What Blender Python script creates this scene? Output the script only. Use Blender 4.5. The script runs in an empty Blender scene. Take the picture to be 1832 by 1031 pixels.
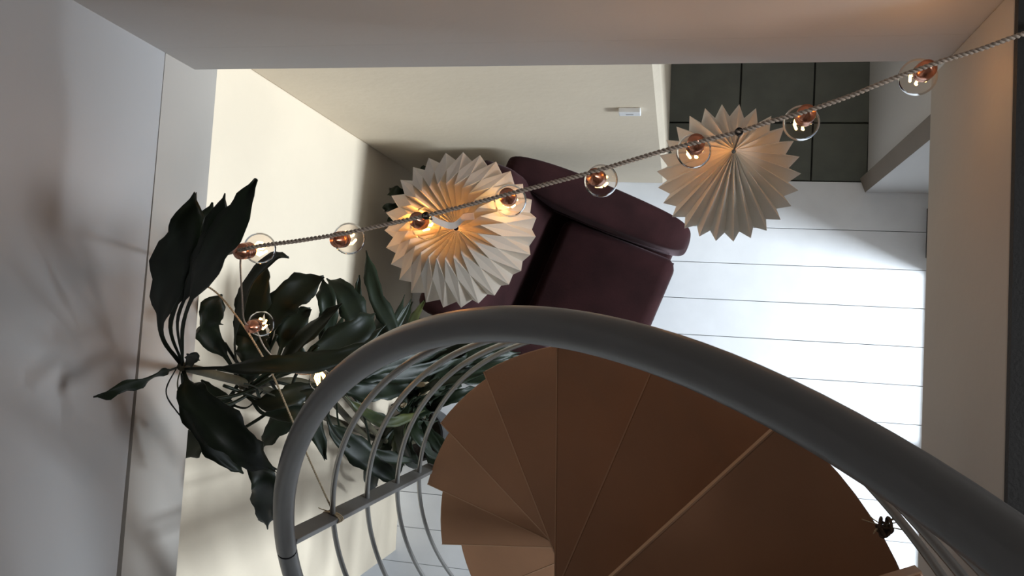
import bpy, bmesh, math, random
from mathutils import Vector, Matrix
random.seed(7)
SC = bpy.context.scene
COL = SC.collection
# ------------------------------------------------------------------ camera
H = 3.76                                  # lens height above the lower floor (m)
FPX = 1436.5                              # focal length in px of a 1832 px wide frame
RIGHT = Vector((0.97776546, 0.05829644, -0.20143542))
DOWN = Vector((0.04512059, -0.99656821, -0.069397))
FWD = Vector((-0.20478973, 0.05876511, -0.97704034))
cd = bpy.data.cameras.new('camera'); cam = bpy.data.objects.new('camera', cd); COL.objects.link(cam)
cd.sensor_width = 36.0; cd.lens = FPX / 1832 * 36.0; cd.clip_start = 0.02
mw = Matrix.Identity(4)
for i in range(3):
    mw[i][0] = RIGHT[i]; mw[i][1] = -DOWN[i]; mw[i][2] = -FWD[i]
mw[2][3] = H
cam.matrix_world = mw
SC.camera = cam
# ------------------------------------------------------------------ world, lights, exposure
w = bpy.data.worlds.new('world'); SC.world = w; w.use_nodes = True
w.node_tree.nodes['Background'].inputs[0].default_value = (0.62, 0.74, 0.95, 1)
w.node_tree.nodes['Background'].inputs[1].default_value = 0.35
def area(name, loc, to, sx, sy, power, col):
    l = bpy.data.lights.new(name, 'AREA'); l.shape = 'RECTANGLE'; l.size = sx; l.size_y = sy
    l.energy = power; l.color = col
    o = bpy.data.objects.new(name, l); COL.objects.link(o); o.location = loc
    o.rotation_euler = (Vector(to) - Vector(loc)).to_track_quat('-Z', 'Y').to_euler()
    return o
area('daylight_lower_window', (3.5, -0.45, 1.60), (-1.0, 0.1, 0.9), 0.7, 1.1, 265, (0.86, 0.93, 1.0))
area('daylight_upper_window', (2.7, -0.25, 3.6), (-0.6, 0.2, 2.5), 0.7, 0.7, 32, (0.97, 0.98, 1.0))
area('hall_fill_light', (0.35, 1.87, 1.35), (0.35, 0.9, 0.6), 0.7, 1.0, 3.2, (1.0, 0.97, 0.92))  # added fill lamp that brightens the hall; the hall has no window
vs = SC.view_settings
vs.view_transform = 'Standard'; vs.look = 'None'; vs.exposure = 0.18; vs.gamma = 1.0; vs.use_curve_mapping = False

def at(px, py, z):
    """point of the place at height z whose picture falls on (px, py)"""
    d = RIGHT * ((px - 916) / FPX) + DOWN * ((py - 515.5) / FPX) + FWD
    return Vector((0, 0, H)) + d * ((z - H) / d.z)
def mpp(p):                                # metres per pixel at a point
    return (Vector(p) - Vector((0, 0, H))).dot(FWD) / FPX

# ------------------------------------------------------------------ materials
def mat(name, col, rough=0.6, metal=0.0, var=0.0, vscale=6.0, bump=0.0, bscale=60.0, col2=None, trans=0.0, coat=0.0, spec=None, sheen=0.0):
    m = bpy.data.materials.new(name); m.use_nodes = True
    nt = m.node_tree; b = nt.nodes['Principled BSDF']
    b.inputs['Base Color'].default_value = (*col, 1); b.inputs['Roughness'].default_value = rough
    b.inputs['Metallic'].default_value = metal
    if sheen:
        b.inputs['Sheen Weight'].default_value = sheen; b.inputs['Sheen Roughness'].default_value = 0.35; b.inputs['Sheen Tint'].default_value = (0.75, 0.55, 0.60, 1)
    if coat: b.inputs['Coat Weight'].default_value = coat
    if spec is not None: b.inputs['Specular IOR Level'].default_value = spec
    tc = nt.nodes.new('ShaderNodeTexCoord')
    if var or col2:
        n = nt.nodes.new('ShaderNodeTexNoise'); n.inputs['Scale'].default_value = vscale; n.inputs['Detail'].default_value = 5
        nt.links.new(tc.outputs['Object'], n.inputs['Vector'])
        r = nt.nodes.new('ShaderNodeValToRGB')
        c2 = col2 if col2 else tuple(max(0, c * (1 - var)) for c in col)
        r.color_ramp.elements[0].color = (*c2, 1); r.color_ramp.elements[1].color = (*col, 1)
        r.color_ramp.elements[0].position = 0.35; r.color_ramp.elements[1].position = 0.65
        nt.links.new(n.outputs['Fac'], r.inputs['Fac']); nt.links.new(r.outputs['Color'], b.inputs['Base Color'])
    if bump:
        n2 = nt.nodes.new('ShaderNodeTexNoise'); n2.inputs['Scale'].default_value = bscale; n2.inputs['Detail'].default_value = 6
        nt.links.new(tc.outputs['Object'], n2.inputs['Vector'])
        bp = nt.nodes.new('ShaderNodeBump'); bp.inputs['Strength'].default_value = bump; bp.inputs['Distance'].default_value = 0.004
        nt.links.new(n2.outputs['Fac'], bp.inputs['Height']); nt.links.new(bp.outputs['Normal'], b.inputs['Normal'])
    if trans:
        t = nt.nodes.new('ShaderNodeBsdfTranslucent'); t.inputs['Color'].default_value = (*col, 1)
        mx = nt.nodes.new('ShaderNodeMixShader'); mx.inputs[0].default_value = trans
        nt.links.new(b.outputs[0], mx.inputs[1]); nt.links.new(t.outputs[0], mx.inputs[2])
        nt.links.new(mx.outputs[0], nt.nodes['Material Output'].inputs['Surface'])
    return m
def glass(name, tint, gloss=0.12):
    m = bpy.data.materials.new(name); m.use_nodes = True; nt = m.node_tree; nt.nodes.clear()
    o = nt.nodes.new('ShaderNodeOutputMaterial'); t = nt.nodes.new('ShaderNodeBsdfTransparent'); g = nt.nodes.new('ShaderNodeBsdfGlossy')
    t.inputs[0].default_value = (*tint, 1); g.inputs['Roughness'].default_value = 0.03
    lw = nt.nodes.new('ShaderNodeLayerWeight'); lw.inputs['Blend'].default_value = gloss
    mx = nt.nodes.new('ShaderNodeMixShader')
    nt.links.new(lw.outputs['Fresnel'], mx.inputs[0]); nt.links.new(t.outputs[0], mx.inputs[1]); nt.links.new(g.outputs[0], mx.inputs[2])
    nt.links.new(mx.outputs[0], o.inputs[0]); return m
def emit(name, col, s):
    m = bpy.data.materials.new(name); m.use_nodes = True; nt = m.node_tree; nt.nodes.clear()
    o = nt.nodes.new('ShaderNodeOutputMaterial'); e = nt.nodes.new('ShaderNodeEmission')
    e.inputs[0].default_value = (*col, 1); e.inputs[1].default_value = s; nt.links.new(e.outputs[0], o.inputs[0]); return m
M = dict(
    plaster=mat('cream_plaster', (0.76, 0.655, 0.51), 0.75, var=0.06, vscale=2.5, bump=0.25, bscale=35),
    plaster_up=mat('white_plaster', (0.66, 0.645, 0.63), 0.75, var=0.04, vscale=1.5, bump=0.15, bscale=40),
    wall_grey=mat('pale_grey_wall_paint', (0.47, 0.47, 0.475), 0.75, var=0.05, vscale=1.5, bump=0.15, bscale=40),
    wall_beige=mat('grey_beige_wall_paint', (0.56, 0.54, 0.52), 0.75, var=0.04, vscale=1.5, bump=0.15, bscale=40),
    fascia=mat('slab_plaster', (0.50, 0.47, 0.43), 0.7, var=0.06, vscale=3, bump=0.1, bscale=50),
    ceiling=mat('ceiling_paint', (0.40, 0.38, 0.36), 0.8),
    board=mat('white_painted_boards', (0.88, 0.89, 0.91), 0.42, var=0.05, vscale=8, bump=0.08, bscale=25),
    gap=mat('dark_joint', (0.16, 0.15, 0.14), 0.9),
    slate=mat('dark_slate', (0.10, 0.108, 0.088), 0.5, col2=(0.13, 0.138, 0.112), vscale=7, bump=0.15, bscale=30),
    grout=mat('dark_grout', (0.02, 0.02, 0.018), 0.9),
    taupe=mat('taupe_jamb', (0.20, 0.16, 0.125), 0.6, var=0.08),  # jamb colour, browner and darker than the walls beside it
    darkfloor=mat('dark_floor_covering', (0.018, 0.018, 0.018), 0.7, bump=0.2, bscale=200),
    frame=mat('dark_window_frame', (0.05, 0.05, 0.055), 0.5),
    tread=mat('brown_tread_board', (0.33, 0.17, 0.092), 0.5, var=0.12, vscale=5, bump=0.05, bscale=150),
    tread_edge=mat('worn_tread_edge', (0.40, 0.24, 0.145), 0.5),
    steel=mat('grey_painted_steel', (0.17, 0.167, 0.162), 0.40, metal=0.3, var=0.06, vscale=20, bump=0.03, bscale=200),
    rod=mat('grey_steel_rod', (0.25, 0.243, 0.23), 0.32, metal=0.6),
    velvet=mat('plum_velvet', (0.034, 0.011, 0.012), 0.9, var=0.45, vscale=6, bump=0.15, bscale=120, sheen=0.14, spec=0.15),
    piping=mat('dark_plum_piping', (0.03, 0.012, 0.016), 0.8),
    wood=mat('dark_wood_leg', (0.05, 0.03, 0.02), 0.5),
    paper=mat('cream_paper', (0.90, 0.86, 0.78), 0.8, trans=0.14, bump=0.05, bscale=300),
    tape=mat('white_tape', (0.85, 0.83, 0.80), 0.6),
    black=mat('black_plastic', (0.01, 0.01, 0.01), 0.5),
    copper=mat('copper_cap', (0.62, 0.27, 0.17), 0.25, metal=1.0),
    cord=mat('grey_brown_cord', (0.55, 0.46, 0.38), 0.9, var=0.4, vscale=400),
    twine=mat('straw_twine', (0.55, 0.45, 0.30), 0.9, var=0.4, vscale=300),
    twine_dark=mat('dark_twine', (0.10, 0.065, 0.045), 0.9, var=0.4, vscale=300),
    bulb=glass('clear_bulb_glass', (1.0, 0.95, 0.90), 0.10),
    pane=glass('window_glass', (0.97, 0.99, 1.0), 0.05),
    filament=emit('glowing_filament', (1.0, 0.60, 0.20), 9),
    leaf=mat('dark_green_leaf', (0.014, 0.022, 0.010), 0.46, col2=(0.007, 0.012, 0.006), vscale=14, trans=0.04, spec=0.28),
    leaf_olive=mat('olive_leaf', (0.085, 0.095, 0.03), 0.4, col2=(0.02, 0.035, 0.012), vscale=12, trans=0.12),
    leaf_dry=mat('dry_leaf', (0.45, 0.37, 0.25), 0.8, var=0.3),
    cane=mat('plant_cane', (0.07, 0.06, 0.03), 0.7, var=0.3, vscale=30),
    petiole=mat('green_petiole', (0.10, 0.10, 0.045), 0.5),
    pot=mat('black_pot', (0.012, 0.012, 0.013), 0.35),
    soil=mat('soil', (0.02, 0.014, 0.01), 0.95, bump=0.8, bscale=80),
    white=mat('white_plastic', (0.82, 0.82, 0.82), 0.4),
    whitebox=mat('white_lacquer', (0.84, 0.85, 0.87), 0.4),
    print=mat('grey_print', (0.35, 0.35, 0.36), 0.6),
)
# ------------------------------------------------------------------ helpers
class MB:
    def __init__(s): s.v = []; s.f = []
    def box(s, x0, x1, y0, y1, z0, z1):
        n = len(s.v)
        s.v += [(x, y, z) for z in (z0, z1) for x, y in ((x0, y0), (x1, y0), (x1, y1), (x0, y1))]
        s.f += [tuple(n + i for i in q) for q in ((3, 2, 1, 0), (4, 5, 6, 7), (0, 1, 5, 4), (1, 2, 6, 5), (2, 3, 7, 6), (3, 0, 4, 7))]; return s
    def prism(s, poly, z0, z1):            # poly counter-clockwise in plan
        n = len(s.v); k = len(poly)
        s.v += [(x, y, z0) for x, y in poly] + [(x, y, z1) for x, y in poly]
        s.f += [tuple(n + k - 1 - i for i in range(k)), tuple(n + k + i for i in range(k))]
        s.f += [(n + i, n + (i + 1) % k, n + k + (i + 1) % k, n + k + i) for i in range(k)]; return s
    def tube(s, pts, r, sides=8, cap=True):
        pts = [Vector(p) for p in pts]; n0 = len(s.v); up = None
        for i, p in enumerate(pts):
            t = (pts[min(i + 1, len(pts) - 1)] - pts[max(i - 1, 0)])
            t = t.normalized() if t.length > 1e-9 else Vector((0, 0, 1))
            if up is None: up = t.orthogonal().normalized()
            up = (up - t * up.dot(t)); up = up.normalized() if up.length > 1e-6 else t.orthogonal().normalized()
            b = t.cross(up); rr = r[i] if isinstance(r, (list, tuple)) else r
            for j in range(sides):
                a = 2 * math.pi * j / sides; s.v.append(tuple(p + up * (rr * math.cos(a)) + b * (rr * math.sin(a))))
        for i in range(len(pts) - 1):
            for j in range(sides):
                a = n0 + i * sides + j; b_ = n0 + i * sides + (j + 1) % sides
                s.f.append((a, b_, b_ + sides, a + sides))
        if cap:
            s.f.append(tuple(n0 + sides - 1 - j for j in range(sides))); e = n0 + (len(pts) - 1) * sides
            s.f.append(tuple(e + j for j in range(sides)))
        return s
    def lathe(s, prof, seg=24, c=(0, 0, 0)):
        n0 = len(s.v)
        for r, z in prof:
            for j in range(seg):
                a = 2 * math.pi * j / seg; s.v.append((c[0] + r * math.cos(a), c[1] + r * math.sin(a), c[2] + z))
        for i in range(len(prof) - 1):
            for j in range(seg):
                a = n0 + i * seg + j; b = n0 + i * seg + (j + 1) % seg; s.f.append((a, b, b + seg, a + seg))
        return s
    def mesh(s, name, m, smooth=False):
        me = bpy.data.meshes.new(name); me.from_pydata([tuple(v) for v in s.v], [], s.f); me.update()
        me.materials.append(m)
        if smooth: me.polygons.foreach_set('use_smooth', [True] * len(me.polygons))
        return me
    def build(s, name, m, parent=None, smooth=False, bevel=0.0, loc=None):
        o = bpy.data.objects.new(name, s.mesh(name, m, smooth)); COL.objects.link(o)
        if parent is not None:
            o.parent = parent
        if loc is not None: o.location = loc
        if bevel:
            b = o.modifiers.new('bevel', 'BEVEL'); b.width = bevel; b.segments = 3; b.limit_method = 'ANGLE'; b.angle_limit = math.radians(40)
        return o
def tag(o, label, cat, group=None):
    o['label'] = label; o['category'] = cat
    if group: o['group'] = group
    return o
def struct(o, label=None):
    o['kind'] = 'structure'
    if label: o['label'] = label
    return o
def empty(name, loc=(0, 0, 0), rz=0.0):
    o = bpy.data.objects.new(name, None); COL.objects.link(o); o.location = loc; o.rotation_euler = (0, 0, rz)
    o.empty_display_size = 0.05
    return o
def inst(name, me, parent, loc=(0, 0, 0), rot=(0, 0, 0)):
    o = bpy.data.objects.new(name, me); COL.objects.link(o); o.parent = parent; o.location = loc; o.rotation_euler = rot; return o
def catmull(pts, n):
    pts = [Vector(p) for p in pts]; P = [pts[0] * 2 - pts[1]] + pts + [pts[-1] * 2 - pts[-2]]; out = []
    segs = len(pts) - 1
    for i in range(n + 1):
        u = i / n * segs; k = min(int(u), segs - 1); t = u - k
        a, b, c, d = P[k:k + 4]
        out.append(0.5 * ((2 * b) + (c - a) * t + (2 * a - 5 * b + 4 * c - d) * t * t + (3 * b - a - 3 * c + d) * t ** 3))
    return out

# ================================================================== SETTING
XL, XLU, XR = -1.285, -1.003, 1.06         # lower left wall, left edge of the well, lower right wall
ZS, ZU, ZC = 2.22, 2.60, 5.1               # slab underside, upper floor, upper ceiling
YB = 0.51                                  # upper back wall / edge of the well
YF, YFW = -3.0, -1.32                      # front wall, front edge of the well
# lower floor with separate painted boards
fl = struct(MB().box(XL - 1.0, XR + 0.15, YF, 1.0, -0.12, -0.022).build('floor', M['gap']), 'white painted plank floor of the room below')
bw = 0.167
y = 0.385 + 2 * bw; k = 0
while y > YF + bw:
    y0, y1 = y - bw, y
    if k == 0: y1 = 0.768
    cuts = [XL - 0.95, XR + 0.1]
    for a, b in zip(cuts[:-1], cuts[1:]):
        if b - a < 0.15: continue
        me = MB().box(a + 0.0008, b - 0.0008, y0 + 0.0012, y1 - 0.0012, -0.022, 0.0005 * random.random() - 0.0005)
        me.build('floor_board', M['board'], fl, bevel=0.0015)
    y -= bw; k += 1
# hall beyond the doorway: slate tiles
hf = struct(MB().box(-0.2, 0.9, 0.768, 2.0, -0.1, -0.012).build('floor_hall', M['grout']), 'dark slate tiled hall floor beyond the doorway')
xs = [-0.095, 0.231, 0.553, 0.79]; ys = [0.769, 1.035, 1.36, 1.685, 2.0]
for i in range(3):
    for j in range(4):
        MB().box(xs[i] + 0.003, xs[i + 1] - 0.003, ys[j] + 0.003, ys[j + 1] - 0.003, -0.012, random.uniform(-0.002, 0.0)).build('slate_tile', M['slate'], hf, bevel=0.003)
# lower walls
struct(MB().box(XL - 0.13, XL, -1.067, 1.2, 0, ZS).build('wall_left', M['plaster'], bevel=0.004), 'cream plaster wall of the room below, behind the plant')
struct(MB().prism([(XL, 0.747), (-0.101, 0.747), (-0.080, 0.762), (-0.096, 1.9), (XL, 1.9)], 0, 2.3).build('wall_back', M['plaster'], bevel=0.006), 'cream plaster wall behind the armchair')
struct(MB().prism([(0.782, 0.722), (XR + 0.2, 0.722), (XR + 0.2, 1.9), (0.777, 1.9), (0.79, 0.784)], 0, 2.3).build('wall_doorway', M['plaster_up']), 'white wall pier right of the doorway')
struct(MB().prism([(0.7815, 0.722), (0.7895, 0.7835), (0.758, 0.7835)], 0, 2.3).build('trim_1', M['taupe']), 'taupe door jamb')
struct(MB().box(-0.2, 0.9, 1.9, 2.0, 0, 2.3).build('wall_hall', M['plaster_up']))
struct(MB().box(XL - 1.1, XL - 1.0, YF, -0.95, 0, ZS).build('wall_side', M['plaster_up']))
struct(MB().box(XL - 1.0, XL - 0.13, -1.02, -0.95, 0, ZS).build('wall_recess', M['plaster_up']))
struct(MB().box(XL - 1.1, XR + 0.2, YF - 0.12, YF, 0, ZS).build('wall_front', M['plaster_up']))
# right wall with its window opening
WY0, WY1, WZ0, WZ1 = -2.0, 0.375, 0.02, 2.0
rw = MB().box(XR, XR + 0.14, WY1, 0.722, 0, ZS).box(XR, XR + 0.14, YF, WY0, 0, ZS).box(XR, XR + 0.14, WY0, WY1, 0, WZ0).box(XR, XR + 0.14, WY0, WY1, WZ1, ZS)
struct(rw.build('wall_right', M['plaster_up']), 'wall with the tall window under the right slab')
wn = struct(empty('window_1', (XR + 0.09, 0, 0)), 'tall window of the room below')
for a, b in ((WY0, -1.21), (-1.19, -0.42), (-0.40, WY1)):
    fr = MB().box(-0.02, 0.02, a, a + 0.035, WZ0, WZ1).box(-0.02, 0.02, b - 0.035, b, WZ0, WZ1).box(-0.02, 0.02, a + 0.035, b - 0.035, WZ0, WZ0 + 0.02).box(-0.02, 0.02, a + 0.035, b - 0.035, WZ1 - 0.04, WZ1).build('window_frame', M['frame'], wn)
    MB().box(-0.003, 0.003, a + 0.035, b - 0.035, WZ0 + 0.02, WZ1 - 0.04).build('pane', M['pane'], fr)
struct(MB().box(1.036, XR, 0.44, 0.655, 0, 0.05).build('baseboard_right', M['frame']))
# slabs round the stair well
struct(MB().box(XL - 1.1, XLU, YF, 1.2, ZS, 2.396).build('ceiling', M['fascia']), 'ceiling slab edge along the left of the stair well')
struct(MB().box(0.425, 3.2, YF, YB, ZS, ZU - 0.012).build('ceiling_right', M['fascia'], bevel=0.004), 'grey beige slab edge on the right of the stair well')
struct(MB().box(0.4255, 3.2, YF, YB, ZU - 0.012, ZU).build('floor_upper', M['darkfloor']), 'dark floor of the upper storey')
struct(MB().box(XLU, 0.4245, YF, YFW, ZS, ZU).build('floor_upper_front', M['darkfloor']))
struct(MB().box(XLU + 0.0005, 3.2, YB, 2.0, 2.3, 2.42).build('ceiling_hall', M['wall_beige']))
# upper walls
struct(MB().box(XLU - 0.10, XLU - 0.02, YF + 0.01, 0.69, 2.3962, 2.42).build('trim_2', M['gap']), 'dark joint between wall and slab')
wl = MB()
for a, b, z0, z1 in ((0.7, 0.25, 2.397, 2.399), (0.25, -0.6, 2.399, 2.411), (-0.6, YF, 2.411, 2.411)):
    n0 = len(wl.v); wl.v += [(x, yy, z) for yy, zz in ((a, z0), (b, z1)) for x, z in ((XLU - 0.12, zz), (XLU, zz), (XLU, ZC), (XLU - 0.12, ZC))]
    wl.f += [tuple(n0 + i for i in q) for q in ((0, 1, 5, 4), (1, 2, 6, 5), (2, 3, 7, 6), (3, 0, 4, 7), (3, 2, 1, 0), (4, 5, 6, 7))]
struct(wl.build('wall_left_upper', M['wall_grey']), 'pale grey upper wall on the left')
struct(MB().box(XLU, 3.2, YB, 0.7, 2.4205, ZC).build('wall_back_upper', M['wall_beige']), 'grey beige upper wall along the back of the well')
struct(MB().box(3.2, 3.3, YF, 0.7, ZS, ZC).build('wall_right_upper', M['wall_beige']))
struct(MB().box(XLU - 0.12, 3.2, YF - 0.12, YF, ZS, ZC).build('wall_front_upper', M['wall_beige']))
struct(MB().box(XLU - 0.12, 3.3, YF - 0.12, 0.7, ZC, ZC + 0.1).build('ceiling_upper', M['ceiling']))
# wall box
sb = empty('wall_switch_box', (-0.184, 0.747, 1.2), 0.0); tag(sb, 'small white plastic box on the cream wall beside the doorway', 'wall box')
MB().box(-0.035, 0.035, -0.017, 0.0, -0.022, 0.022).build('housing', M['white'], sb, bevel=0.003)
MB().box(-0.012, 0.012, -0.0178, -0.0172, -0.004, 0.002).build('marking', M['print'], sb)

# ================================================================== SPIRAL STAIRCASE
AX, AY, R, RR, E0 = -0.1616, -0.5738, 0.566, 0.5857, 0.0733
P0, DP, S, Z0 = math.radians(207.34), math.radians(-22.94), 0.2, H - 2.7636
zt = lambda k: Z0 + S * k
zr = lambda ph: Z0 + S * (ph - P0) / DP + 0.9258
st = empty('spiral_staircase', (AX, AY, 0)); tag(st, 'brown spiral staircase with grey steel handrail winding down to the floor', 'staircase')
def tread_mesh():
    n = Vector((0, 1)); u = Vector((1, 0))       # front edge along +x at y = E0, tread body on the -y (upstairs) side
    tip = math.atan2(E0, R); rt = math.hypot(R, E0)
    back = DP + tip - math.radians(12)
    poly = [(0.0, E0), (-0.02, 0.02), (-0.03, -0.04), (0.02, -0.055)]
    N = 9
    for i in range(N + 1):
        a = back + (tip - back) * i / N; poly.append((rt * math.cos(a), rt * math.sin(a)))
    return poly
tp = tread_mesh()
tme = MB().prism(tp, -0.032, 0.0).mesh('tread', M['tread'])
nme = MB().box(0.0, R, E0 - 0.0015, E0 + 0.0012, -0.030, 0.0008).mesh('nosing', M['tread_edge'])
for k in range(-4, 9):
    t = inst('tread', tme, st, (0, 0, zt(k)), (0, 0, P0 + DP * k))
    b = t.modifiers.new('bevel', 'BEVEL'); b.width = 0.003; b.segments = 2; b.limit_method = 'ANGLE'
    inst('nosing', nme, t)
MB().lathe([(0.0, 0), (0.11, 0), (0.11, 0.012), (0.048, 0.014), (0.048, 2.62), (0.0, 2.62)], 28).build('column', M['steel'], st, smooth=False)
def helix(d0, d1, r, dz, step=2.0):
    n = int(abs(d1 - d0) / step); return [(r * math.cos(math.radians(d0 + (d1 - d0) * i / n)), r * math.sin(math.radians(d0 + (d1 - d0) * i / n)), zr(math.radians(d0 + (d1 - d0) * i / n)) + dz) for i in range(n + 1)]
TR = 0.0195
MB().tube(helix(300, 167.75, RR, 0), TR * 0.985, 20, cap=False).build('handrail', M['steel'], st, smooth=True)
MB().tube(helix(167.3, 24, RR, 0), TR, 20, cap=False).build('handrail', M['steel'], st, smooth=True)
MB().tube(helix(168.0, 167.0, RR, 0, 0.5), TR * 0.9, 20).build('rail_joint', M['frame'], st, smooth=True)
for dz in (-0.22, -0.42, -0.636, -0.826):
    MB().tube(helix(300, 24, RR, dz), 0.0062, 10).build('rod', M['rod'], st, smooth=True)
for deg, kk in ((165, 2), (92.7 + 3.2, 5), (27, 8), (233.8, -1)):
    ph = math.radians(deg); zb = zt(kk) - 0.06; ztp = zr(ph) - 0.012
    m = MB().box(-0.019, 0.019, -0.006, 0.006, zb, ztp)
    p = m.build('post', M['steel'], st, bevel=0.0015); p.location = (RR * math.cos(ph), RR * math.sin(ph), 0); p.rotation_euler = (0, 0, ph)
    br = MB().box(-0.07, 0.01, -0.012, 0.012, zt(kk) - 0.045, zt(kk) - 0.034).build('bracket', M['steel'], p)
# landing plate joining the last tread to the upper floor
MB().prism([(0.03, -0.05), (0.30, -0.55), (0.58, -0.55), (0.58, 0.235), (0.50, 0.215)], zt(8) - 0.034, zt(8) - 0.002).build('landing_plate', M['tread'], st, bevel=0.003)

# ================================================================== ARMCHAIR
F = Vector((0.94, -0.342, 0)).normalized(); ang = math.atan2(F.y, F.x)
ch = empty('armchair', (-0.485, 0.515, 0), ang); tag(ch, 'plum velvet armchair with low arms beside the cream wall', 'armchair')
def cushion(name, x0, x1, y0, y1, z0, z1, r, parent, mtl, subdiv=True, taper=None):
    m = MB().box(x0, x1, y0, y1, z0, z1)
    if taper: m.v = [taper(v) for v in m.v]
    o = m.build(name, mtl, parent, smooth=True); b = o.modifiers.new('bevel', 'BEVEL'); b.width = r; b.segments = 5
    return o
# seat: x 0..0.5 forward, y -0.52..0
cushion('base', -0.12, 0.46, -0.60, 0.07, 0.12, 0.30, 0.02, ch, M['velvet'])
seat = cushion('seat', 0.0, 0.50, -0.525, -0.005, 0.28, 0.45, 0.045, ch, M['velvet'])
MB().tube([(0.02, -0.51, 0.405), (0.488, -0.51, 0.405), (0.498, -0.26, 0.405), (0.488, -0.02, 0.405), (0.02, -0.02, 0.405)], 0.006, 8).build('piping', M['piping'], seat, smooth=True)
def lean(v):
    x, y, z = v
    return (x - max(0, z - 0.30) * 0.28, y, z)
cushion('backrest', -0.19, -0.01, -0.58, 0.055, 0.16, 0.84, 0.05, ch, M['velvet'], taper=lean)
def arm_mesh(s):
    m = MB(); secs = [(-0.27, 0.70, 0.03), (-0.2, 0.71, 0.06), (-0.05, 0.69, 0.078), (0.1, 0.655, 0.082), (0.3, 0.61, 0.08), (0.43, 0.585, 0.072), (0.495, 0.55, 0.055), (0.515, 0.50, 0.03)]
    prof = 12
    for x, zt_, hw in secs:
        yc = s; base = 0.13 if x < 0.5 else 0.16
        ring = [(x, yc - hw, base), (x, yc - hw, zt_ - hw * 0.5)]
        for i in range(1, 8):
            a = math.pi * (1 - i / 8); ring.append((x, yc + hw * math.cos(a), zt_ - hw * 0.5 + hw * 0.5 * math.sin(a)))
        ring += [(x, yc + hw, zt_ - hw * 0.5), (x, yc + hw, base)]
        m.v += ring
    n = 11
    for i in range(len(secs) - 1):
        for j in range(n):
            a = i * n + j; b = i * n + (j + 1) % n; m.f.append((a, b, b + n, a + n))
    m.f.append(tuple(n - 1 - j for j in range(n))); e = (len(secs) - 1) * n; m.f.append(tuple(e + j for j in range(n)))
    return m
for yc in (0.080, -0.605):
    a = arm_mesh(yc).build('armrest', M['velvet'], ch, smooth=True)
    s_ = a.modifiers.new('sub', 'SUBSURF'); s_.levels = 1; s_.render_levels = 2
    s2_ = 1 if yc > 0 else -1
    MB().tube([(-0.05, yc - s2_ * 0.081, 0.462), (0.2, yc - s2_ * 0.084, 0.458), (0.46, yc - s2_ * 0.07, 0.452)], 0.004, 8).build('piping', M['piping'], a, smooth=True)
for x, y_ in ((-0.08, -0.54), (-0.08, 0.02), (0.41, -0.54), (0.41, 0.02)):
    MB().tube([(x, y_, 0.0), (x, y_, 0.13)], [0.014, 0.022], 12).build('leg', M['wood'], ch, smooth=True)

# ================================================================== STRING LIGHT
sl = empty('string_light', at(1322, 236, 2.60)); tag(sl, 'brown cord string light with clear copper capped globe bulbs across the stair well', 'string light')
SLO = Vector(sl.location)
def rope(pts, r, pitch, n):
    c = catmull(pts, n); m = MB(); L = 0; cum = [0]
    for a, b in zip(c[:-1], c[1:]): L += (b - a).length; cum.append(L)
    steps = int(L / pitch * 8)
    for st_ in (0, math.pi):
        pp = []; i = 0
        for q in range(steps + 1):
            d = L * q / steps
            while i < n - 1 and cum[i + 1] < d: i += 1
            t = (d - cum[i]) / max(1e-9, cum[i + 1] - cum[i]); p = c[i].lerp(c[i + 1], min(1, t)); tg = (c[i + 1] - c[i]).normalized()
            u = tg.cross(Vector((0, 0, 1)));  u = u.normalized() if u.length > 1e-4 else Vector((1, 0, 0)); v = tg.cross(u)
            a = 2 * math.pi * d / pitch + st_
            pp.append(p + (u * math.cos(a) + v * math.sin(a)) * r * 0.52)
        m.tube(pp, r * 0.58, 6)
    return m
cz = lambda px: 2.612 - 0.02 * math.sin(math.pi * (px - 430) / 1390) if px > 430 else 2.612
cord_px = [(1850, 54), (1818, 65), (1760, 86), (1690, 108), (1600, 140), (1520, 172), (1440, 200), (1380, 217), (1322, 236), (1250, 254), (1180, 272), (1060, 308), (980, 329), (900, 350), (830, 369), (762, 386), (690, 402), (625, 416), (540, 430), (480, 438), (440, 445)]
cpts = [at(x, y_, cz(x)) for x, y_ in cord_px] + [at(415, 451, 2.58), at(370, 462, 2.42), Vector((XLU + 0.004, 0.105, 2.27))]
cpts[0] = Vector((0.50, cpts[1].y + 0.03, 2.603)); cpts[1].z = 2.612
off = lambda pts: [p - SLO for p in pts]
rope(off(cpts), 0.0034, 0.013, 160).build('cord', M['cord'], sl, smooth=True)
rope(off([at(436, 448, 2.60), at(430, 470, 2.55), at(433, 530, 2.45), at(437, 575, 2.36), at(452, 585, 2.33)]), 0.0016, 0.008, 30).build('cord', M['cord'], sl, smooth=True)
rope(off([at(458, 590, 2.32), at(480, 630, 2.2), at(530, 668, 2.1), at(575, 666, 2.08)]), 0.0016, 0.008, 30).build('cord', M['cord'], sl, smooth=True)
BR = 0.0262
gprof = [(0.0095, 0.012)] + [(BR * math.sin(a), -0.018 + BR * math.cos(a)) for a in [math.radians(22 + 158 * i / 14) for i in range(15)]]
gme = MB().lathe(gprof, 28).mesh('bulb', M['bulb'], True)
cme = MB().lathe([(0.0, 0.046), (0.0035, 0.045), (0.006, 0.040), (0.0125, 0.036), (0.0135, 0.022), (0.0128, 0.021), (0.0134, 0.018), (0.0128, 0.014), (0.0134, 0.010), (0.012, 0.006), (0.0, 0.006)], 24).mesh('cap', M['copper'], True)
fm = MB()
for i in range(5):
    a = i * math.pi * 0.4 + 0.4
    fm.tube([(0.004 * math.cos(a), 0.004 * math.sin(a), 0.002), (0.0115 * math.cos(a), 0.0115 * math.sin(a), -0.010), (0.0085 * math.cos(a + .5), 0.0085 * math.sin(a + .5), -0.028)], 0.002, 6)
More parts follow.
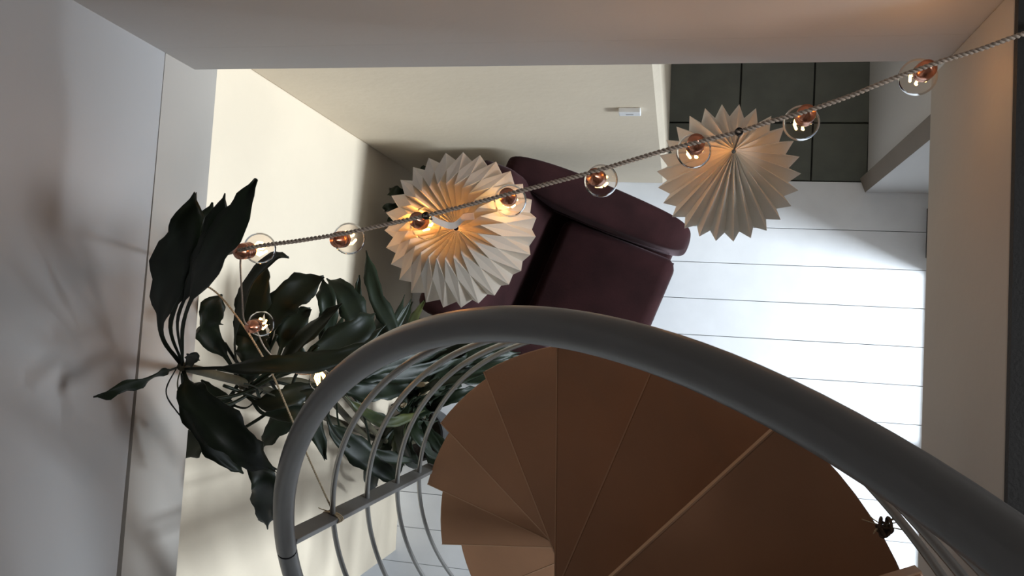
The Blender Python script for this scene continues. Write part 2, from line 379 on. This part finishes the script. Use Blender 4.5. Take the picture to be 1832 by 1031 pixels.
fme = fm.mesh('filament', M['filament'])
sme = MB().lathe([(0.0, 0.008), (0.004, 0.007), (0.003, -0.004), (0.0012, -0.016), (0.0, -0.017)], 12).mesh('stem', M['bulb'], True)
# px of the copper cap, its height, tilt
bulbs = [(1652, 128, 2.600, 0.05, 0.10, 1.0), (1439, 210, 2.592, 0.0, 0.0, 1.0), (1243, 262, 2.590, 0.0, 0.05, 2.0), (1070, 318, 2.590, 0.10, -0.05, 0.8), (908, 354, 2.590, -0.05, 0.12, 0.12), (752, 396, 2.592, 0.05, 0.05, 4.2), (612, 426, 2.597, 0.15, 0.10, 0.6), (446, 445, 2.605, 0.25, 0.05, 0.7), (456, 581, 2.34, 0.2, 0.0, 1.0), (566, 667, 2.09, -1.3, 0.3, 0.7)]
for px, py, z, tx, ty, pw in bulbs:
    b = inst('bulb', gme, sl, at(px, py, z - 0.028 if z > 2.2 else z) - SLO + Vector((0, 0, -0.012)), (ty, -tx, random.uniform(0, 3)))
    b['label'] = 'clear glass globe bulb'
    inst('cap', cme, b); inst('filament', fme, b); inst('stem', sme, b)
    l = bpy.data.lights.new('bulb_light', 'POINT'); l.energy = 0.085 * pw; l.color = (1.0, 0.34, 0.05); l.shadow_soft_size = 0.006
    lo = bpy.data.objects.new('bulb_light', l); COL.objects.link(lo); lo.parent = b; lo.location = (0, 0, -0.018)

# ================================================================== PAPER SHADES
def shade_common(name, loc, label):
    o = empty(name, loc); tag(o, label, 'paper shade', 'pleated paper shades on the string light'); return o
s1 = shade_common('pleated_paper_shade', at(810, 405, 2.50), 'cream pleated paper shade glowing orange inside its star shaped hollow')
n = 27; m = MB(); rows = []
for j in range(2 * n):
    a = math.pi * j / n + 0.05; ev = j % 2 == 0
    c, s_ = math.cos(a), math.sin(a)
    wob = 1 + 0.02 * math.sin(3 * a + 1)
    pr = [(0.005 if ev else 0.004, -0.020), (0.034 if ev else 0.028, -0.012 if ev else 0.008), (0.090 * wob if ev else 0.060, 0.022 if ev else 0.054), (0.120 * wob if ev else 0.132 * wob, -0.054 if ev else -0.030)]
    rows.append(len(m.v))
    m.v += [(r * c, r * s_, z) for r, z in pr]
for j in range(2 * n):
    a, b = rows[j], rows[(j + 1) % (2 * n)]
    for i in range(3): m.f.append((a + i, b + i, b + i + 1, a + i + 1))
m.build('shade', M['paper'], s1)
tp_ = [at(*q) - Vector(s1.location) for q in ((772, 391, 2.575), (796, 402, 2.545), (812, 404, 2.535), (822, 397, 2.535), (830, 389, 2.54), (848, 387, 2.545))]
tm = MB(); cc = catmull(tp_, 20)
for p in cc: tm.v += [tuple(p + Vector((0, 0.005, 0.003))), tuple(p + Vector((0, -0.005, -0.003)))]
for i in range(20): tm.f.append((2 * i, 2 * i + 1, 2 * i + 3, 2 * i + 2))
tape = tm.build('tape', M['tape'], s1); sm = tape.modifiers.new('solid', 'SOLIDIFY'); sm.thickness = 0.0008
tie = at(762, 386, cz(762)) - Vector(s1.location)
MB().tube([tie + Vector((0, 0, 0.005)), tie + Vector((0.002, 0.004, 0)), tie + Vector((0.001, -0.003, -0.006)), tie + Vector((0.006, -0.004, -0.012)), tp_[0]], 0.0013, 6).build('tie', M['black'], s1)
MB().lathe([(0.0055, 0.004), (0.0062, 0.0), (0.0055, -0.004), (0.003, 0.0), (0.0055, 0.004)], 12, tuple(tie)).build('clip', M['black'], s1)

s2 = shade_common('pleated_paper_shade', at(1313, 270, 2.50), 'cream pleated paper shade shaped as a closed cone near the doorway')
n = 26; m = MB(); rows = []
for j in range(2 * n):
    a = math.pi * j / n; ev = j % 2 == 0; c, s_ = math.cos(a), math.sin(a)
    pr = [(0.004 if ev else 0.003, 0.0 if ev else -0.006), (0.034 if ev else 0.029, -0.040 if ev else -0.056), (0.121 if ev else 0.103, -0.158 if ev else -0.174)]
    rows.append(len(m.v)); m.v += [(r * c, r * s_, z) for r, z in pr]
for j in range(2 * n):
    a, b = rows[j], rows[(j + 1) % (2 * n)]
    for i in range(2): m.f.append((a + i, b + i, b + i + 1, a + i + 1))
m.build('shade', M['paper'], s2)
tie = at(1322, 236, cz(1322)) - Vector(s2.location)
MB().tube([tie + Vector((0, 0.004, 0.005)), tie + Vector((0.001, 0.005, -0.001)), tie + Vector((0.001, -0.004, -0.008)), Vector((0, 0, 0.01)), Vector((0, 0, -0.01))], 0.0013, 6).build('tie', M['black'], s2)
MB().lathe([(0.0055, 0.004), (0.0062, 0.0), (0.0055, -0.004), (0.003, 0.0), (0.0055, 0.004)], 12, tuple(tie)).build('clip', M['black'], s2)

# ================================================================== TWINE
tw = empty('twine', at(592, 918, 2.08)); tag(tw, 'straw coloured twine tied from the stair post up to the left wall', 'twine')
TO = Vector(tw.location)
tpts = [at(594, 912, 2.09), at(560, 838, 2.13), at(522, 750, 2.17), at(492, 680, 2.20), at(465, 630, 2.22), at(430, 575, 2.24), at(385, 522, 2.25), Vector((XLU + 0.003, 0.08, 2.27))]
rope([p - TO for p in tpts], 0.0021, 0.009, 60).build('cord', M['twine'], tw, smooth=True)
kc = Vector((AX + RR * math.cos(math.radians(165)), AY + RR * math.sin(math.radians(165)), 2.075))
e1 = Vector((math.cos(math.radians(165)), math.sin(math.radians(165)), 0)); e2 = Vector((-e1.y, e1.x, 0))
for q in range(4):
    lp = []
    for i in range(17):
        a = 2 * math.pi * i / 16
        lp.append(kc + e1 * (0.0225 * math.cos(a)) + e2 * (0.0095 * math.sin(a)) + Vector((0, 0, 0.004 * q - 0.006 + 0.004 * math.cos(a + q))) - TO)
    MB().tube(lp, 0.0016, 6).build('loop', M['twine'], tw, smooth=True)
for q in range(5):
    d = Vector((random.uniform(-1, 1), random.uniform(-1, 1), random.uniform(-.6, .8))) * 0.022
    b0 = kc + e2 * -0.009 + e1 * 0.012
    MB().tube([b0 - TO, b0 + d * 0.6 + Vector((0, 0, .004)) - TO, b0 + d - TO], 0.001, 5).build('loose_end', M['twine'], tw)
# second knot near the landing
t2 = empty('twine_knot', at(1582, 942, 2.44)); tag(t2, 'frayed brown twine knotted round the stair rods beside the dark top tread', 'twine')
TO2 = Vector(t2.location)
for q in range(12):
    lp = []; rr = random.uniform(0.005, 0.011); ax = Vector((random.uniform(-1, 1), random.uniform(-1, 1), random.uniform(-1, 1))).normalized()
    u_ = ax.orthogonal().normalized(); v_ = ax.cross(u_); c_ = Vector((random.uniform(-0.007, 0.007), random.uniform(-0.007, 0.007), random.uniform(-0.007, 0.007)))
    for i in range(13):
        a = 2 * math.pi * i / 12; lp.append(c_ + u_ * rr * math.cos(a) + v_ * rr * math.sin(a))
    MB().tube(lp, 0.0022, 6).build('loop', M['twine_dark'], t2, smooth=True)
for q in range(9):
    d = Vector((random.uniform(-1, .6), random.uniform(-.3, 1), random.uniform(-.5, .6))).normalized() * random.uniform(0.02, 0.04)
    MB().tube([Vector((0, 0, 0)), d * 0.6, d + Vector((0.004, 0, 0.003))], 0.0009, 5).build('loose_end', M['twine'], t2)

# ================================================================== PLANT
pl = empty('potted_dracaena', (-1.13, -0.47, 0)); tag(pl, 'tall potted dracaena with long dark green leaves against the cream wall', 'houseplant')
PO = Vector(pl.location)
MB().lathe([(0.0, 0.0), (0.085, 0.0), (0.09, 0.01), (0.112, 0.235), (0.122, 0.24), (0.122, 0.265), (0.112, 0.266), (0.106, 0.235), (0.0, 0.235)], 36).build('pot', M['pot'], pl, smooth=False)
MB().lathe([(0.0, 0.246), (0.06, 0.244), (0.108, 0.238)], 28).build('soil', M['soil'], pl, smooth=True)
C1 = at(325, 656, 2.50); C2 = at(432, 692, 2.02); C3 = at(600, 690, 1.55); C4 = at(742, 705, 0.95)
def cane(pts, r0, r1):
    c = catmull(pts, 24); MB().tube([p - PO for p in c], [r0 + (r1 - r0) * i / 24 for i in range(25)], 10).build('cane', M['cane'], pl, smooth=True)
cane([PO + Vector((-0.02, 0.02, 0.24)), PO + Vector((0.0, 0.08, 0.9)), at(480, 700, 1.85), at(390, 672, 2.25), C1], 0.014, 0.008)
cane([PO + Vector((0.03, 0.0, 0.24)), PO + Vector((0.03, 0.06, 0.9)), at(560, 690, 1.65), C2], 0.013, 0.008)
cane([PO + Vector((0.0, -0.03, 0.24)), PO + Vector((0.06, 0.03, 0.8)), C3], 0.012, 0.008)
cane([PO + Vector((0.04, 0.03, 0.24)), C4], 0.011, 0.008)
VC = Vector((0, 0, H))
def leaf(pts, wid, mtl='leaf', fold=0.25, roll=0.0, wave=1.0, stalk=0.22, parent=None, org=None):
    """strap leaf along pts (world), full width wid in metres, narrow petiole at its base"""
    N = 26; c = catmull(pts, N); m = MB(); ph = random.uniform(0, 6)
    org = PO if org is None else org
    for i, p in enumerate(c):
        t = i / N
        tg = (c[min(i + 1, N)] - c[max(i - 1, 0)]).normalized()
        v = (VC - p).normalized(); sd = tg.cross(v)
        if sd.length < 0.05: sd = tg.orthogonal()
        sd.normalize(); nn = sd.cross(tg).normalized()
        a = roll + 0.25 * math.sin(t * 5 + ph); sd, nn = sd * math.cos(a) + nn * math.sin(a), nn * math.cos(a) - sd * math.sin(a)
        if t < stalk: wv = 0.10 + 0.06 * t / stalk
        else:
            q = (t - stalk) / (1 - stalk); wv = 0.16 + 0.84 * math.sin(math.pi * min(1, q * 1.0) ** 0.8) ** 0.75 if q < 0.999 else 0.05
            wv = max(0.07, wv if q < 0.85 else wv * (1 - (q - 0.85) / 0.17))
        h = wid * 0.5 * wv
        wl = wave * wid * 0.10 * math.sin(t * 17 + ph) * (1 if t > stalk else 0)
        wr = wave * wid * 0.10 * math.sin(t * 15 + ph + 2) * (1 if t > stalk else 0)
        for q, hh in ((-1, h * (1 + 0.13 * math.sin(t * 23 + ph) + 0.07 * math.sin(t * 47 + ph))), (-0.5, h), (0, h), (0.5, h), (1, h * (1 + 0.13 * math.sin(t * 21 + ph + 1) + 0.07 * math.sin(t * 43 + ph)))):
            off_ = nn * (fold * hh * abs(q) + (wl if q < 0 else wr) * abs(q) ** 2)
            w_ = p + sd * (hh * q) + off_
            w_.x = max(w_.x, (XL if w_.z < 2.2 else XLU) + 0.006)
            if w_.z < 2.3: w_.y = min(w_.y, 0.735)
            m.v.append(tuple(w_ - org))
    for i in range(N):
        for j in range(4):
            a = i * 5 + j; m.f.append((a, a + 1, a + 6, a + 5))
    o = m.build('leaf', M[mtl], parent or pl, smooth=True)
    s = o.modifiers.new('solid', 'SOLIDIFY'); s.thickness = 0.0012
    return o
def pleaf(spec, wpx, mtl='leaf', **kw):
    pts = [at(*s) for s in spec]; mid = pts[len(pts) // 2]
    return leaf(pts, wpx * mpp(mid), mtl, **kw)
# crown 1 (top, close to the upper wall)
pleaf([(322, 650, 2.50), (288, 595, 2.55), (302, 500, 2.66), (326, 420, 2.72), (350, 347, 2.75)], 66, stalk=0.34)
pleaf([(322, 652, 2.50), (286, 590, 2.53), (296, 520, 2.58), (316, 450, 2.62), (332, 395, 2.62)], 46, stalk=0.34, roll=0.3)
pleaf([(326, 650, 2.50), (305, 580, 2.56), (345, 480, 2.66), (368, 410, 2.70), (380, 362, 2.70)], 50, stalk=0.36)
pleaf([(328, 650, 2.50), (318, 570, 2.58), (358, 480, 2.68), (385, 410, 2.74), (402, 346, 2.76)], 40, stalk=0.36, roll=0.4)
pleaf([(326, 655, 2.50), (330, 570, 2.60), (374, 472, 2.72), (418, 395, 2.78), (459, 320, 2.80)], 52, stalk=0.36)
pleaf([(318, 658, 2.50), (275, 672, 2.57), (222, 693, 2.61), (167, 712, 2.62)], 34, stalk=0.15, roll=0.9, wave=1.6)
pleaf([(328, 664, 2.50), (345, 705, 2.52), (395, 760, 2.50), (445, 810, 2.44), (492, 842, 2.36)], 68, stalk=0.14)
pleaf([(326, 668, 2.49), (338, 735, 2.42), (385, 800, 2.36), (436, 848, 2.30)], 48, stalk=0.18, roll=0.3)
pleaf([(330, 660, 2.50), (420, 658, 2.52), (510, 655, 2.50), (600, 640, 2.42), (690, 612, 2.30)], 42, stalk=0.2, roll=0.35)
pleaf([(325, 655, 2.50), (318, 690, 2.47), (330, 735, 2.40), (350, 772, 2.33)], 16, stalk=0.9, mtl='petiole')
pleaf([(318, 655, 2.50), (297, 700, 2.47), (315, 735, 2.42), (345, 765, 2.36)], 16, stalk=0.9)
pleaf([(330, 655, 2.5), (345, 640, 2.56), (352, 632, 2.6)], 22, stalk=0.1)
pleaf([(440, 828, 2.2), (470, 860, 2.17), (474, 905, 2.10), (479, 948, 2.04)], 44, stalk=0.05)
pleaf([(425, 690, 2.02), (395, 735, 2.0), (360, 780, 1.95), (325, 825, 1.92)], 56, stalk=0.2)
# crown 2
pleaf([(432, 690, 2.02), (405, 640, 2.10), (368, 590, 2.18), (378, 555, 2.2), (397, 527, 2.2)], 52, stalk=0.3)
pleaf([(430, 690, 2.02), (420, 610, 2.15), (440, 520, 2.26), (490, 460, 2.30), (516, 462, 2.28)], 26, stalk=0.3, roll=0.7)
pleaf([(436, 690, 2.02), (440, 610, 2.12), (455, 530, 2.18), (474, 468, 2.2)], 56, stalk=0.3)
pleaf([(438, 692, 2.02), (455, 640, 2.10), (452, 600, 2.12), (466, 570, 2.1)], 60, stalk=0.1)
pleaf([(440, 692, 2.02), (478, 620, 2.05), (500, 550, 2.08), (540, 515, 2.06), (580, 496, 2.04)], 58, stalk=0.35)
pleaf([(445, 694, 2.02), (492, 650, 2.0), (510, 600, 2.0), (533, 570, 1.98), (556, 553, 1.96)], 44, stalk=0.4)
pleaf([(445, 695, 2.02), (500, 655, 2.03), (555, 595, 2.02), (612, 543, 1.98)], 34, stalk=0.3, roll=0.5)
pleaf([(445, 690, 2.02), (520, 665, 1.95), (585, 625, 1.9), (640, 590, 1.85), (672, 560, 1.8)], 56, stalk=0.35)
pleaf([(440, 695, 2.02), (470, 740, 2.0), (520, 735, 1.98), (560, 760, 1.94), (582, 822, 1.88)], 42, stalk=0.3)
pleaf([(430, 700, 2.02), (460, 720, 2.02), (505, 715, 2.0), (545, 700, 1.96), (590, 700, 1.9)], 40, stalk=0.25)
pleaf([(400, 678, 2.1), (450, 690, 2.05), (500, 710, 2.0), (560, 705, 1.95), (600, 680, 1.9)], 20, stalk=0.5)
pleaf([(470, 700, 1.95), (440, 730, 1.9), (400, 715, 1.9), (360, 680, 1.92)], 22, stalk=0.5)
# crown 3
pleaf([(600, 690, 1.55), (590, 610, 1.62), (585, 540, 1.66), (578, 500, 1.66)], 34, stalk=0.35)
pleaf([(604, 690, 1.55), (640, 600, 1.6), (622, 535, 1.62), (584, 498, 1.62)], 46, stalk=0.3)
pleaf([(606, 690, 1.55), (650, 610, 1.55), (640, 540, 1.55), (643, 492, 1.55)], 16, stalk=0.3)
pleaf([(612, 690, 1.55), (702, 610, 1.5), (672, 530, 1.52), (655, 448, 1.52)], 30, stalk=0.3)
pleaf([(606, 692, 1.55), (670, 640, 1.48), (688, 580, 1.45), (672, 535, 1.42)], 34, stalk=0.35)
pleaf([(596, 694, 1.55), (590, 760, 1.5), (650, 815, 1.42), (716, 866, 1.3)], 44, stalk=0.35)
pleaf([(600, 694, 1.55), (612, 775, 1.45), (670, 812, 1.32), (748, 826, 1.15)], 22, stalk=0.5, mtl='leaf')
pleaf([(600, 692, 1.55), (650, 735, 1.45), (700, 755, 1.3), (760, 735, 1.15)], 22, 'leaf_olive', stalk=0.2)
pleaf([(596, 690, 1.55), (540, 730, 1.62), (500, 760, 1.64), (470, 800, 1.62)], 40, stalk=0.3)
pleaf([(600, 690, 1.55), (640, 700, 1.5), (690, 700, 1.42), (740, 690, 1.3)], 36, stalk=0.15)
pleaf([(600, 688, 1.55), (650, 660, 1.5), (720, 640, 1.4), (800, 625, 1.25)], 40, stalk=0.15)
pleaf([(600, 688, 1.55), (660, 670, 1.48), (740, 665, 1.36), (830, 640, 1.2)], 34, stalk=0.15)
for pts_ in ([(450, 715, 1.95), (430, 680, 2.02), (445, 640, 2.08), (452, 610, 2.1)], [(470, 730, 1.9), (455, 690, 1.98), (425, 650, 2.06), (402, 615, 2.12)], [(400, 690, 2.08), (440, 705, 2.03), (490, 725, 1.98), (540, 735, 1.94)],
             [(380, 715, 2.1), (430, 705, 2.05), (480, 680, 2.02), (520, 650, 2.0)], [(495, 700, 1.92), (470, 660, 2.0), (480, 630, 2.04), (495, 600, 2.06)], [(520, 700, 1.86), (530, 670, 1.9), (550, 640, 1.92), (570, 620, 1.92)],
             [(545, 700, 1.8), (510, 715, 1.9), (470, 745, 1.96), (430, 770, 1.96)], [(560, 700, 1.75), (520, 690, 1.88), (450, 672, 2.02), (390, 660, 2.15)], [(590, 700, 1.6), (585, 740, 1.62), (600, 775, 1.56), (625, 800, 1.5)],
             [(600, 700, 1.55), (575, 720, 1.66), (555, 745, 1.74), (545, 775, 1.78)], [(610, 690, 1.5), (640, 720, 1.46), (655, 760, 1.4), (662, 800, 1.34)], [(375, 730, 2.12), (415, 722, 2.06), (455, 700, 2.0)]):
    MB().tube([p - PO for p in catmull([at(*q) for q in pts_], 14)], 0.0042, 7).build('petiole', M['leaf'], pl, smooth=True)
# crown 4, low and dense
for i in range(70):
    base = C4.lerp(PO + Vector((0.03, 0.02, 0.3)), random.uniform(0, 0.75)); a = random.uniform(0, 2 * math.pi)
    L = random.uniform(0.24, 0.40); up = random.uniform(-0.02, 0.22)
    d = Vector((math.cos(a), math.sin(a), 0))
    if base.x + d.x * L < XL + 0.06: d.x = random.uniform(-0.1, 0.3); d.y = abs(d.y)
    if base.x + d.x * L > -0.76 and base.y + d.y * L < -0.15: d.x *= 0.2; d.y = abs(d.y)
    leaf([base, base + d * L * 0.35 + Vector((0, 0, up)), base + d * L * 0.75 + Vector((0, 0, up * 0.8)), base + d * L + Vector((0, 0, up * 0.2 - 0.05))],
         random.uniform(0.03, 0.055), 'leaf_olive' if random.random() < 0.12 else 'leaf', roll=random.uniform(-0.7, 0.7), stalk=0.12)
for i in range(18):                       # middle storey, between crowns
    base = C3.lerp(C4, random.uniform(0, 0.9)); a = random.uniform(-1.2, 2.4); L = random.uniform(0.22, 0.36)
    d = Vector((math.cos(a), math.sin(a), 0)); up = random.uniform(-0.05, 0.2)
    if base.x + d.x * L > -0.78 and base.y + d.y * L < -0.1: d.x *= 0.1; d.y = abs(d.y)
    leaf([base, base + d * L * 0.4 + Vector((0, 0, up)), base + d * L + Vector((0, 0, up - 0.06))], random.uniform(0.025, 0.045), roll=random.uniform(-0.6, 0.6), stalk=0.2)
for sp, wpx in (([(740, 690, 1.1), (762, 688, 1.1), (778, 690, 1.08)], 9), ([(748, 708, 1.1), (765, 700, 1.1), (790, 690, 1.06)], 8), ([(684, 698, 1.3), (700, 695, 1.3), (712, 690, 1.28)], 8), ([(716, 728, 1.1), (728, 722, 1.1)], 8)):
    pleaf(sp, wpx, 'leaf_dry', stalk=0.05)
for i in range(44):
    tx_ = 780 + 170 * (i % 22 / 21) + random.uniform(-25, 25); ty_ = 715 - 95 * (i % 22 / 21) ** 0.6 + random.uniform(-25, 22); zz = random.uniform(0.4, 0.95)
    bx_ = random.uniform(690, 760); by_ = random.uniform(660, 730)
    pleaf([(bx_, by_, zz), (bx_ + (tx_ - bx_) * 0.4, by_ + (ty_ - by_) * 0.5 - random.uniform(0, 14), zz + 0.06), (bx_ + (tx_ - bx_) * 0.75, by_ + (ty_ - by_) * 0.8, zz + 0.04), (tx_, ty_, zz - 0.04)], random.uniform(20, 36), roll=random.uniform(-0.6, 0.6), stalk=0.1)
# second plant behind the armchair back
p2 = empty('potted_plant', (-1.06, 0.50, 0)); tag(p2, 'dark leaved potted plant half hidden behind the armchair and paper shade', 'houseplant'); PO2 = Vector(p2.location)
MB().lathe([(0.0, 0.0), (0.075, 0.0), (0.1, 0.2), (0.108, 0.205), (0.108, 0.225), (0.096, 0.225), (0.092, 0.2), (0.0, 0.2)], 30).build('pot', M['pot'], p2)
MB().lathe([(0.0, 0.21), (0.094, 0.204)], 24).build('soil', M['soil'], p2)
for i in range(16):
    a = random.uniform(0, 2 * math.pi); L = random.uniform(0.12, 0.19); d = Vector((math.cos(a), math.sin(a), 0)); b0 = PO2 + Vector((0, 0, 0.21))
    up = random.uniform(0.25, 0.5)
    leaf([b0, b0 + d * L * 0.3 + Vector((0, 0, up * 0.7)), b0 + d * L * 0.7 + Vector((0, 0, up)), b0 + d * L + Vector((0, 0, up * 0.9))], random.uniform(0.04, 0.07), roll=random.uniform(-0.4, 0.4), stalk=0.3, parent=p2, org=PO2)
